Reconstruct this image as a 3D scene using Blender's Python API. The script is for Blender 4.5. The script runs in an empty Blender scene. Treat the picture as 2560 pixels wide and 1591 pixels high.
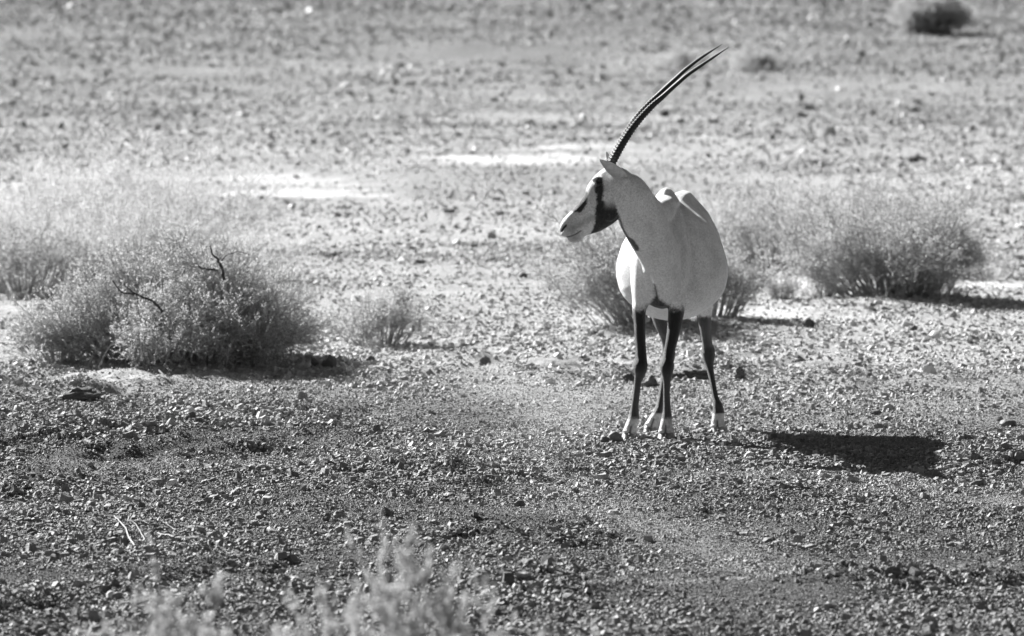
import bpy, math, numpy as np
from mathutils import Vector
R_ = math.radians
rng = np.random.default_rng(7)

# ---------------------------------------------------------------- camera, world, sun
F = 18750.0            # focal length in photograph pixels (2560 wide)
TH = math.atan(1325.0 / F)
CAM = (0.0, -30.0, 2.6)
sc = bpy.context.scene
cd = bpy.data.cameras.new('camera'); cam = bpy.data.objects.new('camera', cd)
sc.collection.objects.link(cam); sc.camera = cam
cam.location = CAM; cam.rotation_euler = (math.pi / 2 - TH, 0, 0)
cd.sensor_width = 36; cd.lens = 36 * F / 2560; cd.clip_end = 6000; cd.clip_start = 0.5
cd.dof.use_dof = True; cd.dof.focus_distance = 28.6; cd.dof.aperture_fstop = 6.4
cd.dof.aperture_blades = 9

SUN_DIR = Vector((-1.07, 1.25, 1.0)).normalized()      # towards the sun
elev = math.asin(SUN_DIR.z); azim = math.atan2(SUN_DIR.x, SUN_DIR.y)
w = bpy.data.worlds.new("World"); sc.world = w; w.use_nodes = True
nt = w.node_tree; bg = nt.nodes['Background']
sky = nt.nodes.new('ShaderNodeTexSky'); sky.sky_type = 'NISHITA'; sky.sun_disc = False
sky.sun_elevation = elev; sky.sun_rotation = azim; sky.dust_density = 2.0
bw = nt.nodes.new('ShaderNodeRGBToBW')
nt.links.new(sky.outputs[0], bw.inputs[0]); nt.links.new(bw.outputs[0], bg.inputs[0])
bg.inputs[1].default_value = 0.019
sl = bpy.data.lights.new('sun', 'SUN'); sl.energy = 5.0; sl.angle = R_(0.5); sl.color = (1, 1, 1)
so = bpy.data.objects.new('sun', sl); sc.collection.objects.link(so)
so.rotation_euler = SUN_DIR.to_track_quat('Z', 'Y').to_euler()
sc.view_settings.view_transform = 'Standard'; sc.view_settings.look = 'None'
sc.view_settings.gamma = 1; sc.view_settings.exposure = 1.52
sc.render.engine = 'CYCLES'

# ---------------------------------------------------------------- helpers
def P(px, py, y):
    u = (px - 1280) / F; v = (795.5 - py) / F
    t = (y + 30) / (math.cos(TH) + v * math.sin(TH))
    return np.array([t * u, y, 2.6 + t * (-math.sin(TH) + v * math.cos(TH))])
def G(px, py, z=0.0):
    u = (px - 1280) / F; v = (795.5 - py) / F
    t = (2.6 - z) / (math.sin(TH) - v * math.cos(TH))
    return np.array([t * u, t * (math.cos(TH) + v * math.sin(TH)) - 30, z])

def hash3(ix, iy, iz, seed):
    h = (ix.astype(np.int64) * 374761393 + iy.astype(np.int64) * 668265263 + iz.astype(np.int64) * 2147483647 + seed * 144665) & 0xffffffff
    h = ((h ^ (h >> 13)) * 1274126177) & 0xffffffff
    h = h ^ (h >> 16)
    return (h & 0xffffff) / float(0xffffff)
def vnoise(x, y, z=None, seed=0):
    if z is None: z = np.zeros_like(x)
    ix, iy, iz = np.floor(x), np.floor(y), np.floor(z)
    fx, fy, fz = x - ix, y - iy, z - iz
    fx, fy, fz = [f * f * f * (f * (f * 6 - 15) + 10) for f in (fx, fy, fz)]
    r = 0
    for a in (0, 1):
        for b in (0, 1):
            for c in (0, 1):
                wgt = (fx if a else 1 - fx) * (fy if b else 1 - fy) * (fz if c else 1 - fz)
                r = r + wgt * hash3(ix + a, iy + b, iz + c, seed)
    return r * 2 - 1
def sm(a, b, x):
    t = np.clip((x - a) / (b - a), 0, 1); return t * t * (3 - 2 * t)

def pdist(x, y, pts):
    best = np.full(np.shape(x), 1e9)
    for (a, b_), (c, d) in zip(pts[:-1], pts[1:]):
        vx, vy = c - a, d - b_; t = np.clip(((x - a) * vx + (y - b_) * vy) / (vx * vx + vy * vy), 0, 1)
        best = np.minimum(best, np.hypot(x - a - t * vx, y - b_ - t * vy))
    return best
TRK = [([(1230, 900), (1330, 985), (1400, 1060), (1350, 1190), (1500, 1270), (1700, 1340), (1900, 1400)], .26),
       ([(250, 1160), (600, 1140), (1000, 1125), (1330, 1075)], .22), ([(1750, 1180), (2250, 1195), (2650, 1260)], .28), ([(-60, 1290), (420, 1235)], .15), ([(1500, 1480), (2000, 1445), (2600, 1420)], .12)]
TRK = [([tuple(G(*p)[:2]) for p in pts], w_) for pts, w_ in TRK]
def track(x, y):
    r = np.zeros(np.shape(x)); x = x + .13 * vnoise(x / .5, y / .5, seed=81); y = y + .2 * vnoise(x / .6, y / .6, seed=82)
    for pts, w_ in TRK: r = np.maximum(r, np.exp(-(pdist(x, y, pts) / w_) ** 2))
    return r
def terrain(x, y, fine=True):
    x = np.asarray(x, float); y = np.asarray(y, float)
    z = 0.022 * vnoise(x / 1.9 + 3.3, y / 2.6 + 1.7, seed=1) + 0.012 * vnoise(x / .7, y / .8, seed=2)
    flat = np.exp(-((x - .55) / .8) ** 2 - ((y - .3) / 1.3) ** 2)
    z = z * (1 - flat)
    cl = sm(-.1, .55, vnoise(x / .9 + 7, y / 1.3, seed=71)) * (1 - sm(3, 7, y)) * (1 - flat)
    z = z + .036 * cl * vnoise(x / .21, y / .24, seed=72) + .016 * cl * vnoise(x / .09, y / .1, seed=76) + .012 * (1 - sm(3, 8, y)) * (1 - flat) * vnoise(x / .33, y / .42, seed=73)
    fz_ = sm(9, 22, y); z = z + fz_ * (.02 * vnoise(x / 2.2, y / 1.2, seed=74) + .009 * vnoise(x / .5, y / .5, seed=75))
    z = z + 0.05 * vnoise(x / 6, y / 14, seed=5) * sm(8, 20, y)
    z = z - 0.043 * np.exp(-((y - .76) / .48) ** 2 - ((x - .66) / .8) ** 2)
    if fine:
        amp = 1 - .6 * flat
        z = z + amp * (0.005 * vnoise(x / .17, y / .17, seed=3) + 0.0035 * vnoise(x / .07, y / .07, seed=4) + .0018 * vnoise(x / .03, y / .03, seed=6))
    for (mx, my, mw, md, mh) in MOUNDS:
        z = z + mh * np.exp(-((x - mx) / mw) ** 2 - ((y - my) / md) ** 2) * (1 + .35 * vnoise(x / .04, y / .05, seed=9))
    return z
def mnd(px, py, w, d, h):
    g = G(px, py); return (g[0], g[1], w, d, h)
MOUNDS = [mnd(560, 925, .5, .7, .035), mnd(2200, 765, .5, .8, .04), mnd(1700, 815, .5, .8, .03), mnd(1330, 1475, .3, .35, .05), mnd(2200, 1470, .35, .3, .06)]

def new_mesh(name, V, faces, mat, parent=None, smooth=False, link=True):
    """V (n,3); faces: list of (m,k) int arrays"""
    me = bpy.data.meshes.new(name)
    V = np.asarray(V, np.float32)
    me.vertices.add(len(V)); me.vertices.foreach_set('co', V.ravel())
    fs = [np.asarray(f, np.int32) for f in faces if len(f)]
    loops = np.concatenate([f.ravel() for f in fs])
    tot = np.concatenate([np.full(len(f), f.shape[1], np.int32) for f in fs])
    st = np.concatenate([[0], np.cumsum(tot)[:-1]]).astype(np.int32)
    me.loops.add(len(loops)); me.loops.foreach_set('vertex_index', loops)
    me.polygons.add(len(tot)); me.polygons.foreach_set('loop_start', st); me.polygons.foreach_set('loop_total', tot)
    me.polygons.foreach_set('use_smooth', np.full(len(tot), smooth))
    me.update(calc_edges=True)
    me.validate()
    if mat: me.materials.append(mat)
    o = bpy.data.objects.new(name, me)
    if link: sc.collection.objects.link(o)
    if parent: o.parent = parent
    return o
def tag(o, label=None, cat=None, group=None, kind=None):
    if label: o['label'] = label
    if cat: o['category'] = cat
    if group: o['group'] = group
    if kind: o['kind'] = kind
    return o
def empty(name, loc):
    o = bpy.data.objects.new(name, None); sc.collection.objects.link(o); o.location = loc
    o.empty_display_size = .1
    return o
def attr(o, name, vals):
    a = o.data.attributes.new(name, 'FLOAT', 'POINT'); a.data.foreach_set('value', np.asarray(vals, np.float32))

# ---------------------------------------------------------------- materials
def mat(name, col=0.3, rough=.85, spec=.3, trans=0):
    m = bpy.data.materials.new(name); m.use_nodes = True
    b = m.node_tree.nodes['Principled BSDF']
    b.inputs['Base Color'].default_value = (col, col, col, 1); b.inputs['Roughness'].default_value = rough
    b.inputs['Specular IOR Level'].default_value = spec
    return m, m.node_tree, b
def mathn(t, op, a, b=None):
    n = t.nodes.new('ShaderNodeMath'); n.operation = op
    for i, v in enumerate((a, b)):
        if v is None: continue
        if isinstance(v, (int, float)): n.inputs[i].default_value = v
        else: t.links.new(v, n.inputs[i])
    return n.outputs[0]
def noise(t, scale, detail=4, vec=None, rough=.6):
    n = t.nodes.new('ShaderNodeTexNoise'); n.inputs['Scale'].default_value = scale; n.inputs['Detail'].default_value = detail
    n.inputs['Roughness'].default_value = rough
    if vec: t.links.new(vec, n.inputs['Vector'])
    return n.outputs['Fac']
def rng_map(t, v, a, b, c, d):
    n = t.nodes.new('ShaderNodeMapRange'); t.links.new(v, n.inputs[0])
    for i, k in enumerate((a, b, c, d)): n.inputs[i + 1].default_value = k
    return n.outputs[0]
def geo_pos(t): return t.nodes.new('ShaderNodeNewGeometry').outputs['Position']
def bump(t, b, h, strength, dist):
    n = t.nodes.new('ShaderNodeBump'); n.inputs['Strength'].default_value = strength; n.inputs['Distance'].default_value = dist
    t.links.new(h, n.inputs['Height']); t.links.new(n.outputs[0], b.inputs['Normal'])
def attrn(t, name):
    n = t.nodes.new('ShaderNodeAttribute'); n.attribute_name = name; return n.outputs['Fac']

# ground: pale sand with darker grit; the 'tone' attribute carries dark/pale soil patches
m_ground, t, b = mat('desert_soil', .4, .95, .1)
pos = geo_pos(t)
n1 = rng_map(t, noise(t, 1.3, 5, pos), .3, .7, .86, 1.14)
n2 = rng_map(t, noise(t, 38, 4, pos, .7), .3, .7, .62, 1.3)
n3 = rng_map(t, noise(t, 150, 3, pos, .7), .3, .7, .75, 1.25)
c = mathn(t, 'MULTIPLY', mathn(t, 'MULTIPLY', n1, n2), mathn(t, 'MULTIPLY', n3, attrn(t, 'tone')))
t.links.new(c, b.inputs['Base Color'])
hh = mathn(t, 'ADD', noise(t, 60, 5, pos, .75), mathn(t, 'MULTIPLY', noise(t, 200, 3, pos, .7), .4))
bump(t, b, hh, 1.0, .02)

# gravel: 'tone' attribute per stone
def stone_mat(name, rough, spec, scale):
    m, t, b = mat(name, .2, rough, spec)
    tc = geo_pos(t)
    n = rng_map(t, noise(t, scale, 4, tc), .3, .7, .8, 1.2)
    t.links.new(mathn(t, 'MULTIPLY', n, attrn(t, 'tone')), b.inputs['Base Color'])
    bump(t, b, noise(t, scale * 2, 4, tc, .7), .5, .004)
    return m
m_gravel = stone_mat('gravel', .65, .55, 90)
m_rock = stone_mat('rock', .7, .35, 45)

def leaf_mat(name, col, tr):
    m = bpy.data.materials.new(name); m.use_nodes = True; t = m.node_tree; t.nodes.clear()
    out = t.nodes.new('ShaderNodeOutputMaterial'); mix = t.nodes.new('ShaderNodeMixShader')
    d = t.nodes.new('ShaderNodeBsdfDiffuse'); s = t.nodes.new('ShaderNodeBsdfTranslucent')
    n = rng_map(t, noise(t, 60, 2, geo_pos(t)), .3, .7, col * .6, col * 1.4)
    t.links.new(n, d.inputs[0]); t.links.new(n, s.inputs[0])
    mix.inputs[0].default_value = tr
    t.links.new(d.outputs[0], mix.inputs[1]); t.links.new(s.outputs[0], mix.inputs[2]); t.links.new(mix.outputs[0], out.inputs[0])
    return m
m_leaf = leaf_mat('shrub_leaf', .56, .5)
m_leafdark = leaf_mat('far_shrub_leaf', .62, .35)  # leaf colour raised to stand in for distance haze
m_leaffar = leaf_mat('distant_shrub_leaf', .62, .3)  # paler colour here also stands in for haze
m_leafpale = leaf_mat('dry_grass_leaf', .70, .42)
m_leafnear = leaf_mat('near_leaf', .52, .4)
def wood_mat(name, col):
    m, t, b = mat(name, col, .9, .15)
    t.links.new(rng_map(t, noise(t, 120, 3, geo_pos(t)), .3, .7, col * .6, col * 1.4), b.inputs['Base Color'])
    return m
m_twig = wood_mat('twig', .34)
m_twigpale = wood_mat('pale_twig', .7)
m_dead = wood_mat('dead_wood', .07)

# ---------------------------------------------------------------- ground sheet
def grow(a, step, end, f):
    v = [a]; s = step
    while v[-1] < end: s *= f; v.append(v[-1] + s)
    return v[1:]
xs_d = np.arange(-3.0, 3.001, .017)
xr = grow(3.0, .017, 2500, 1.06)
xs = np.concatenate([[-v for v in reversed(xr)], xs_d, xr])
ys_l = [-8.2]
while ys_l[-1] < 4.5: ys_l.append(ys_l[-1] + .017)
while ys_l[-1] < 3500:
    d = ys_l[-1] + 30; ys_l.append(ys_l[-1] + .017 * (d / 34.5) ** 2.4)
yb = grow(8.2, .017, 500, 1.12)
ys = np.concatenate([[-v for v in reversed(yb)], ys_l])
X, Y = np.meshgrid(xs, ys)
Z = terrain(X, Y) * (1 - sm(150, 400, np.hypot(X, Y)))
tone = .37 + 0 * X
# darker pavement of broken stone in front, paler sand behind
nz = vnoise(X / .9, Y / 1.1, seed=21) * .6 + vnoise(X / .3, Y / .35, seed=22) * .4
front = 1 - sm(-.4, 2.8, Y + nz * 1.2 + .55 * np.clip(X, -2, 1))
tone = tone * (1 + .30 * sm(1.5, 5, Y) * (1 - sm(22, 36, Y))) * (1 - .68 * front)
far = sm(14, 40, Y); tone = tone * (1 - .2 * sm(28, 60, Y))
nf = vnoise(X / 1.3, Y / 3.8, seed=23) * .6 + vnoise(X / .45, Y / 1.2, seed=24) * .4
tone = tone * (1 - far * .16 - far * .16 * sm(-.1, .6, nf))
BL = []
def blob(px0, px1, py0, py1, k, soft=.8):
    global tone
    a = G((px0 + px1) / 2, (py0 + py1) / 2); l = G(px0, (py0 + py1) / 2); t0 = G((px0 + px1) / 2, py0); t1 = G((px0 + px1) / 2, py1)
    rx = abs(a[0] - l[0]); ry = abs(t0[1] - t1[1]) / 2; BL.append((a[0], a[1], rx, ry, k))
    r = np.hypot((X - a[0]) / rx, (Y - a[1]) / ry) + .38 * vnoise(X / (rx * .45), Y / (ry * .22), seed=31) + .35 * vnoise(X / .22, Y / .28, seed=32)
    r = r + .5 * vnoise(X / .8, Y / .35, seed=35)
    wgt = 1 - sm(soft * .7, 1.15, r)
    tone = tone * (1 - wgt) + k * wgt * (1 + .12 * vnoise(X / .3, Y / .3, seed=36))
blob(330, 860, 436, 456, .66); blob(450, 920, 462, 488, .72); blob(1105, 1520, 391, 413, .74); blob(1240, 1660, 371, 386, .58); blob(1830, 2130, 672, 735, .72)
blob(40, 480, 938, 962, .5); blob(1400, 2060, 780, 822, .68); blob(2380, 2600, 690, 715, .74)
blob(-40, 80, 770, 790, .6); blob(0, 60, 455, 480, .7); blob(860, 1500, 640, 760, .46, .4); blob(1200, 1560, 790, 835, .48, .5)
trk = track(X, Y); tone = tone * (1 + 1.25 * trk * front)
bands = vnoise(X / 3.5, Y / 1.6, seed=33) * .5 + vnoise(X / 1.2, Y / .7, seed=34) * .5
tone = np.where(tone < .7, tone * (1 + .22 * bands * sm(10, 18, Y)), tone)
def pale(x, y):
    r = np.zeros(len(x))
    for (a, b_, rx, ry, k) in BL:
        if k > .49: r = np.maximum(r, 1 - sm(.75, 1.1, np.hypot((x - a) / rx, (y - b_) / ry)))
    return r
ny, nx = X.shape
idx = np.arange(ny * nx).reshape(ny, nx)
Fq = np.stack([idx[:-1, :-1], idx[:-1, 1:], idx[1:, 1:], idx[1:, :-1]], -1).reshape(-1, 4)
ground = new_mesh('ground', np.stack([X, Y, Z], -1).reshape(-1, 3), [Fq], m_ground, smooth=True)
attr(ground, 'tone', tone.ravel()); tag(ground, kind='structure')

# ---------------------------------------------------------------- gravel
def rotz_tilt(n, tilt, bias=None):
    a = rng.uniform(0, 2 * np.pi, n)
    ax = rng.normal(0, tilt, n); ay = rng.normal(0, tilt, n)
    ca, sa = np.cos(a), np.sin(a); o = np.ones(n); z0 = np.zeros(n)
    Rz = np.stack([ca, -sa, z0, sa, ca, z0, z0, z0, o], -1).reshape(n, 3, 3)
    cx, sx = np.cos(ax), np.sin(ax); Rx = np.stack([o, z0, z0, z0, cx, -sx, z0, sx, cx], -1).reshape(n, 3, 3)
    cy, sy = np.cos(ay), np.sin(ay); Ry = np.stack([cy, z0, sy, z0, o, z0, -sy, z0, cy], -1).reshape(n, 3, 3)
    return Rx @ Ry @ Rz
def shards(name, x, y, size, tone_, flat=.32, tilt=.22, label=None, K=5):
    n = len(x)
    ang = (np.arange(K) / K * 2 * np.pi)[None] + rng.uniform(-.45, .45, (n, K))
    rad = rng.uniform(.6, 1.1, (n, K))
    asp = rng.uniform(.5, .95, n)[:, None]
    bx, by = rad * np.cos(ang), rad * np.sin(ang) * asp
    ts = rng.uniform(.5, .92, (n, K))
    h = (flat * rng.uniform(.5, 1.7, n))[:, None]
    low = np.stack([bx, by, np.full((n, K), -.35) * h], -1)
    mid_ox, mid_oy = rng.uniform(-.15, .15, (n, 1)), rng.uniform(-.15, .15, (n, 1))
    top = np.stack([bx * ts + mid_ox, by * ts + mid_oy, h * rng.uniform(.65, 1.25, (n, K))], -1)
    V = np.concatenate([low, top], 1) * (size[:, None, None] * .5)
    V = np.einsum('nij,nkj->nki', rotz_tilt(n, tilt), V)
    z = terrain(x, y) + size * .03
    V += np.stack([x, y, z], -1)[:, None, :]
    base = (np.arange(n) * 2 * K)[:, None]
    topf = base + np.arange(K, 2 * K)[None]
    sides = np.concatenate([base + np.array([[k, (k + 1) % K, K + (k + 1) % K, K + k]]) for k in range(K)], 0)
    o = new_mesh(name, V.reshape(-1, 3), [topf, sides], m_gravel)
    attr(o, 'tone', np.repeat(tone_, 2 * K))
    tag(o, label, 'gravel', kind='stuff')
    return o
def scatter(y0, y1, n, mx=.4):
    y = rng.uniform(y0, y1, n * 2); hw = .0683 * (y + 30) + mx
    keep = rng.uniform(0, hw.max(), n * 2) < hw
    y = y[keep][:n]; hw = hw[keep][:n]
    return rng.uniform(-1, 1, len(y)) * hw, y
def dens(x, y):      # patchy cover
    a = vnoise(x / .75, y / 1.0, seed=41) * .55 + vnoise(x / .25, y / .35, seed=42) * .45
    return a
# near pavement
def near(N, med, sig, amp, lo, hi, cover, tonek, K, label, flat):
    x, y = scatter(-8.1, 3.8, N, .3)
    d = dens(x, y); fr = 1 - sm(-.4, 2.9, y + d * 1.0 + .55 * np.clip(x, -2, 1)); tk = track(x, y)
    k = rng.uniform(0, 1, len(x)) < np.clip(cover + amp * d, .06, 1) * (.3 + .7 * fr) * (1 - .8 * pale(x, y))
    if K == 5: k &= rng.uniform(0, 1, len(x)) > .75 * tk
    x, y, d, fr, tk = x[k], y[k], d[k], fr[k], tk[k]
    size = np.clip(np.exp(rng.normal(np.log(med), sig, len(x))) * (1 + .5 * np.clip(d, -.4, 1)), lo, hi)
    tn = np.exp(rng.normal(0, .25, len(x))) * tonek * (.178 * fr + .33 * (1 - fr)) * (1 + .6 * tk)
    tn = np.where(rng.uniform(0, 1, len(x)) < .006, .5, tn)
    shards('gravel', x, y, size, np.clip(tn, .03, .65), flat=flat, tilt=.2, label=label, K=K)
near(620000, .0092, .25, .15, .005, .02, .95, 1.05, 4, 'fine dark grit between the larger stones on the near ground', .5)
near(260000, .0145, .45, .9, .008, .06, .62, .95, 5, 'dark broken gravel covering the near ground', .5)
# middle ground
x, y = scatter(3.3, 13, 130000, .5)
d = dens(x * .7, y * .6); k = rng.uniform(0, 1, len(x)) < np.clip(.45 + .8 * d, .06, 1) * (1 - .75 * pale(x, y))
x, y = x[k], y[k]
size = np.clip(np.exp(rng.normal(np.log(.0155), .45, len(x))), .008, .075)
tn = np.exp(rng.normal(0, .35, len(x))) * .42
tn = np.where(rng.uniform(0, 1, len(x)) < .03, .75, tn)
shards('gravel', x, y, size, np.clip(tn, .05, .75), flat=.5, label='scattered grey gravel on the pale middle ground')
# far plain
x, y = scatter(12.8, 32, 150000, 1.0)
d = vnoise(x / 1.1, y / 2.4, seed=46) * .6 + vnoise(x / .4, y / .9, seed=47) * .4
k = rng.uniform(0, 1, len(x)) < np.clip(.5 + .7 * d + .3 * sm(1.5, 3, x) * sm(18, 22, y), .1, 1) * (1 - .75 * pale(x, y)); x, y = x[k], y[k]
size = np.clip(np.exp(rng.normal(np.log(.0155), .45, len(x))), .008, .11)
tn = np.exp(rng.normal(0, .35, len(x))) * .37
wt = rng.uniform(0, 1, len(x)) < .015; size = np.where(wt, size * 1.5, size); tn = np.where(wt, .8, tn)  # a few white stones, whitened and enlarged to imitate glints
shards('gravel', x, y, size, np.clip(tn, .08, .8), flat=.42, label='fine stones on the pale plain behind the oryx')
# far plain
x, y = scatter(13, 110, 230000, 1.5)
d = vnoise(x / 3.0, y / 3.0, seed=44) * .6 + vnoise(x / 1.0, y / 1.2, seed=45) * .4
dist = y + 30
bandm = sm(20, 34, y)
k = rng.uniform(0, 1, len(x)) < np.clip(.34 + .4 * bandm + 1.0 * d + .25 * sm(1, 4, x), .03, 1) * (1 - .75 * pale(x, y))
x, y, dist = x[k], y[k], dist[k]
size = np.clip(np.exp(rng.normal(np.log(.024), .45, len(x))) * (dist / 55) ** .5, .014, .13)
tn = np.exp(rng.normal(0, .45, len(x))) * (.29 - .08 * sm(28, 60, y))
wt = rng.uniform(0, 1, len(x)) < .025; size = np.where(wt, size * 1.5, size); tn = np.where(wt, .8, tn)  # sparkle painted as random bigger, whiter stones
shards('gravel', x, y, size, np.clip(tn, .1, .8), flat=.55, label='coarse stones strewn over the far plain')

# ---------------------------------------------------------------- rocks
def ico(sub):
    import bmesh
    bm = bmesh.new(); bmesh.ops.create_icosphere(bm, subdivisions=sub, radius=1)
    V = np.array([v.co[:] for v in bm.verts]); Fc = np.array([[v.index for v in f.verts] for f in bm.faces]); bm.free()
    return V, Fc
ICO3, ICO3F = ico(4)
def rock(px, py, wpx, hpx, tone_, label, name='rock', rnd=False, cat='stone', group='stones lying on the gravel', lumps=0, y_off=0):
    g = G(px, py + 0, 0)
    s = (g[1] + 30) / F; a, h = wpx * s / 2, hpx * s
    r = np.random.default_rng(int(px * 7 + py))
    V = ICO3.copy()
    if not rnd:
        for _ in range(11):                      # chip facets off
            nrm = r.normal(size=3); nrm /= np.linalg.norm(nrm); dd = r.uniform(.5, .85)
            ex = V @ nrm - dd; V = V - np.clip(ex, 0, None)[:, None] * nrm
    am = .14 if rnd else .12
    V = V * (1 + am * vnoise(V[:, 0] * 2 + px, V[:, 1] * 2, V[:, 2] * 2, seed=int(py)) + (.03 + .25 * lumps) * vnoise(V[:, 0] * 5, V[:, 1] * 5 + px, V[:, 2] * 5, seed=3))[:, None]
    an = r.uniform(-.5, .5)
    V = V * np.array([a, a * r.uniform(.7, .95), h * .62])
    V = V @ np.array([[math.cos(an), math.sin(an), 0], [-math.sin(an), math.cos(an), 0], [0, 0, 1]])
    zmin = V[:, 2].min()
    V[:, 2] -= zmin * .62
    o = new_mesh(name, V, [ICO3F], m_rock, smooth=rnd or lumps > 0)
    attr(o, 'tone', np.full(len(V), tone_))
    yy = g[1] + a * .5
    o.location = (g[0], yy, float(terrain(g[0], yy, False)))
    tag(o, label, cat, group)
    return o
rock(1537, 1104, 34, 24, .2, 'smooth round pebble touching the outermost front hoof of the oryx', rnd=True)
rock(1512, 1106, 24, 15, .12, 'small dark pebble left of the round pebble at the front hoof', rnd=True)
rock(963, 1288, 36, 25, .11, 'black wedge shaped stone above the plume of the blurred foreground bush')
rock(816, 1306, 22, 22, .11, 'dark upright chip, left one of two stones left of the black wedge stone')
rock(847, 1300, 30, 20, .2, 'rounded grey stone, right one of two stones left of the black wedge stone', rnd=True)
rock(1050, 1152, 30, 14, .25, 'low grey stone, left of a pair on bare ground mid picture', rnd=True)
rock(1100, 1151, 36, 13, .1, 'flat dark stone, right of a pair on bare ground mid picture')
rock(1104, 1186, 20, 20, .55, 'pale upright stone just below the flat dark pair')
rock(797, 1334, 40, 12, .10, 'long flat black stone below the two stones, above the foreground bush')
rock(393, 1206, 38, 16, .16, 'long dark rounded stone beside the whitish stone at left', rnd=True)
rock(431, 1210, 34, 20, .7, 'whitish rough stone beside a long dark stone at left')
rock(476, 1055, 36, 22, .08, 'dark lumpy stone in front of a small pointed pale stone')
rock(479, 1038, 18, 22, .5, 'small pointed pale stone behind a dark lumpy stone')
rock(76, 1322, 26, 23, .09, 'black angular stone near the left edge below the flat slab')
rock(86, 1203, 44, 11, .10, 'long flat black slab near the left edge')
rock(2521, 1055, 44, 20, .14, 'rounded dark stone near the right edge above the oryx shadow', rnd=True)
rock(2190, 1031, 32, 11, .12, 'flat dark stone upper of two above the oryx shadow', rnd=True)
rock(2202, 1060, 34, 14, .3, 'grey pointed stone just above the oryx shadow')
rock(1924, 1338, 38, 14, .1, 'flat dark stone resting behind a smaller one lower right of centre')
rock(1944, 1346, 24, 9, .25, 'small grey flat stone in front of a flat dark stone', rnd=True)
rock(1576, 1344, 32, 13, .11, 'dark triangular flat stone on pale gravel below the oryx')
rock(1930, 1187, 28, 15, .08, 'dark blocky stone below the left end of the oryx shadow')
rock(2234, 1486, 46, 30, .10, 'large black stone on the heap at lower right')
rock(823, 912, 46, 38, .1, 'dark boulder in the shade right of the big dark shrub')
rock(785, 911, 26, 24, .11, 'dark stone against the right foot of the big dark shrub')
rock(926, 897, 24, 14, .12, 'grey stone right of the shade of the big dark shrub', rnd=True)
rock(1212, 912, 30, 24, .11, 'lone dark rounded stone on the open sand left of the oryx', rnd=True)
rock(826, 645, 40, 11, .1, 'long dark flat stone on the sand behind the big dark shrub')
rock(892, 616, 16, 10, .08, 'tiny dark stone right above the long flat stone on the sand')
rock(1308, 697, 20, 15, .12, 'small dark stone on the sand left of the oryx chest', rnd=True)
rock(2286, 836, 22, 13, .1, 'dark stone on the gravel below the big right shrub', rnd=True)
rock(2022, 828, 30, 22, .08, 'dark stone at the right end of the shade behind the oryx', rnd=True)
rock(279, 1498, 30, 24, .5, 'pale rounded stone at lower left beside the blurred bush', rnd=True)
rock(1317, 1462, 46, 24, .1, 'dark slab on the heap right of the blurred foreground bush')
rock(1268, 1490, 44, 34, .09, 'black angular stone touching the right side of the blurred foreground bush')
rock(1302, 1268, 38, 20, .12, 'grey angular stone right of the blurred bush plume')
rock(2445, 1215, 40, 20, .1, 'grey broken stone near the right edge below the oryx shadow')
HG = 'dark clods behind the oryx legs'
def clod(a, b_, w_, h_c, *q, **k): rock(a, b_ + 3, w_ * 1.1, h_c * 1.5, *q, name='dirt_clod', cat='clod', group=HG, lumps=1, **k)
clod(1745, 953, 66, 24, .10, 'dark crumbly clod between the front and hind legs, nearest the right hind leg')
clod(1690, 953, 60, 20, .11, 'dark crumbly clod seen between the two far legs, beside the inner foreleg')
clod(1628, 966, 34, 20, .10, 'dark clod just right of the left foreleg')
clod(1572, 952, 36, 14, .07, 'low dark clod left of the left foreleg')
clod(1850, 953, 34, 22, .11, 'pointed dark clod standing right of the hind leg')
rock(188, 1010, 115, 32, .10, 'wide dark heap of earth at left in front of the big dark shrub', name='dirt_heap', cat='heap', group=None, lumps=1)

# ---------------------------------------------------------------- shrubs
def tubes(pts, rad):
    N, K, _ = pts.shape
    tan = np.gradient(pts, axis=1); tan /= np.linalg.norm(tan, axis=2, keepdims=True) + 1e-9
    ref = rng.normal(size=(N, 1, 3)); a = np.cross(tan, ref); a /= np.linalg.norm(a, axis=2, keepdims=True) + 1e-9
    bb = np.cross(tan, a)
    V = np.stack([pts + rad[..., None] * (a * math.cos(q) + bb * math.sin(q)) for q in (0, 2.094, 4.189)], 2)  # N,K,3,3
    base = (np.arange(N) * K * 3)[:, None, None, None]; kk = (np.arange(K - 1) * 3)[None, :, None, None]; s = np.arange(3)[None, None, :]
    s = s[..., None]; s2 = (s + 1) % 3
    Fc = np.concatenate([base + kk + s, base + kk + s2, base + kk + 3 + s2, base + kk + 3 + s], -1)
    return V.reshape(-1, 3), Fc.reshape(-1, 4)
def leaves(c, dr, ln, wd):
    n = len(c); dr = dr / (np.linalg.norm(dr, axis=1, keepdims=True) + 1e-9)
    sd = np.cross(dr, rng.normal(size=(n, 3))); sd /= np.linalg.norm(sd, axis=1, keepdims=True) + 1e-9
    V = np.stack([c, c + dr * (ln * .5)[:, None] + sd * (wd * .5)[:, None], c + dr * ln[:, None], c + dr * (ln * .5)[:, None] - sd * (wd * .5)[:, None]], 1)
    return V.reshape(-1, 3), np.arange(n * 4).reshape(n, 4)
def curve_from(start, dirv, ln, K, wob, up):
    n = len(start); step = (ln / (K - 1))[:, None]
    p = [start]; dcur = dirv / np.linalg.norm(dirv, axis=1, keepdims=True)
    for i in range(K - 1):
        dcur = dcur + rng.normal(0, wob, (n, 3)) + np.array([0, 0, up]); dcur /= np.linalg.norm(dcur, axis=1, keepdims=True)
        p.append(p[-1] + dcur * step)
    return np.stack(p, 1)
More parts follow.
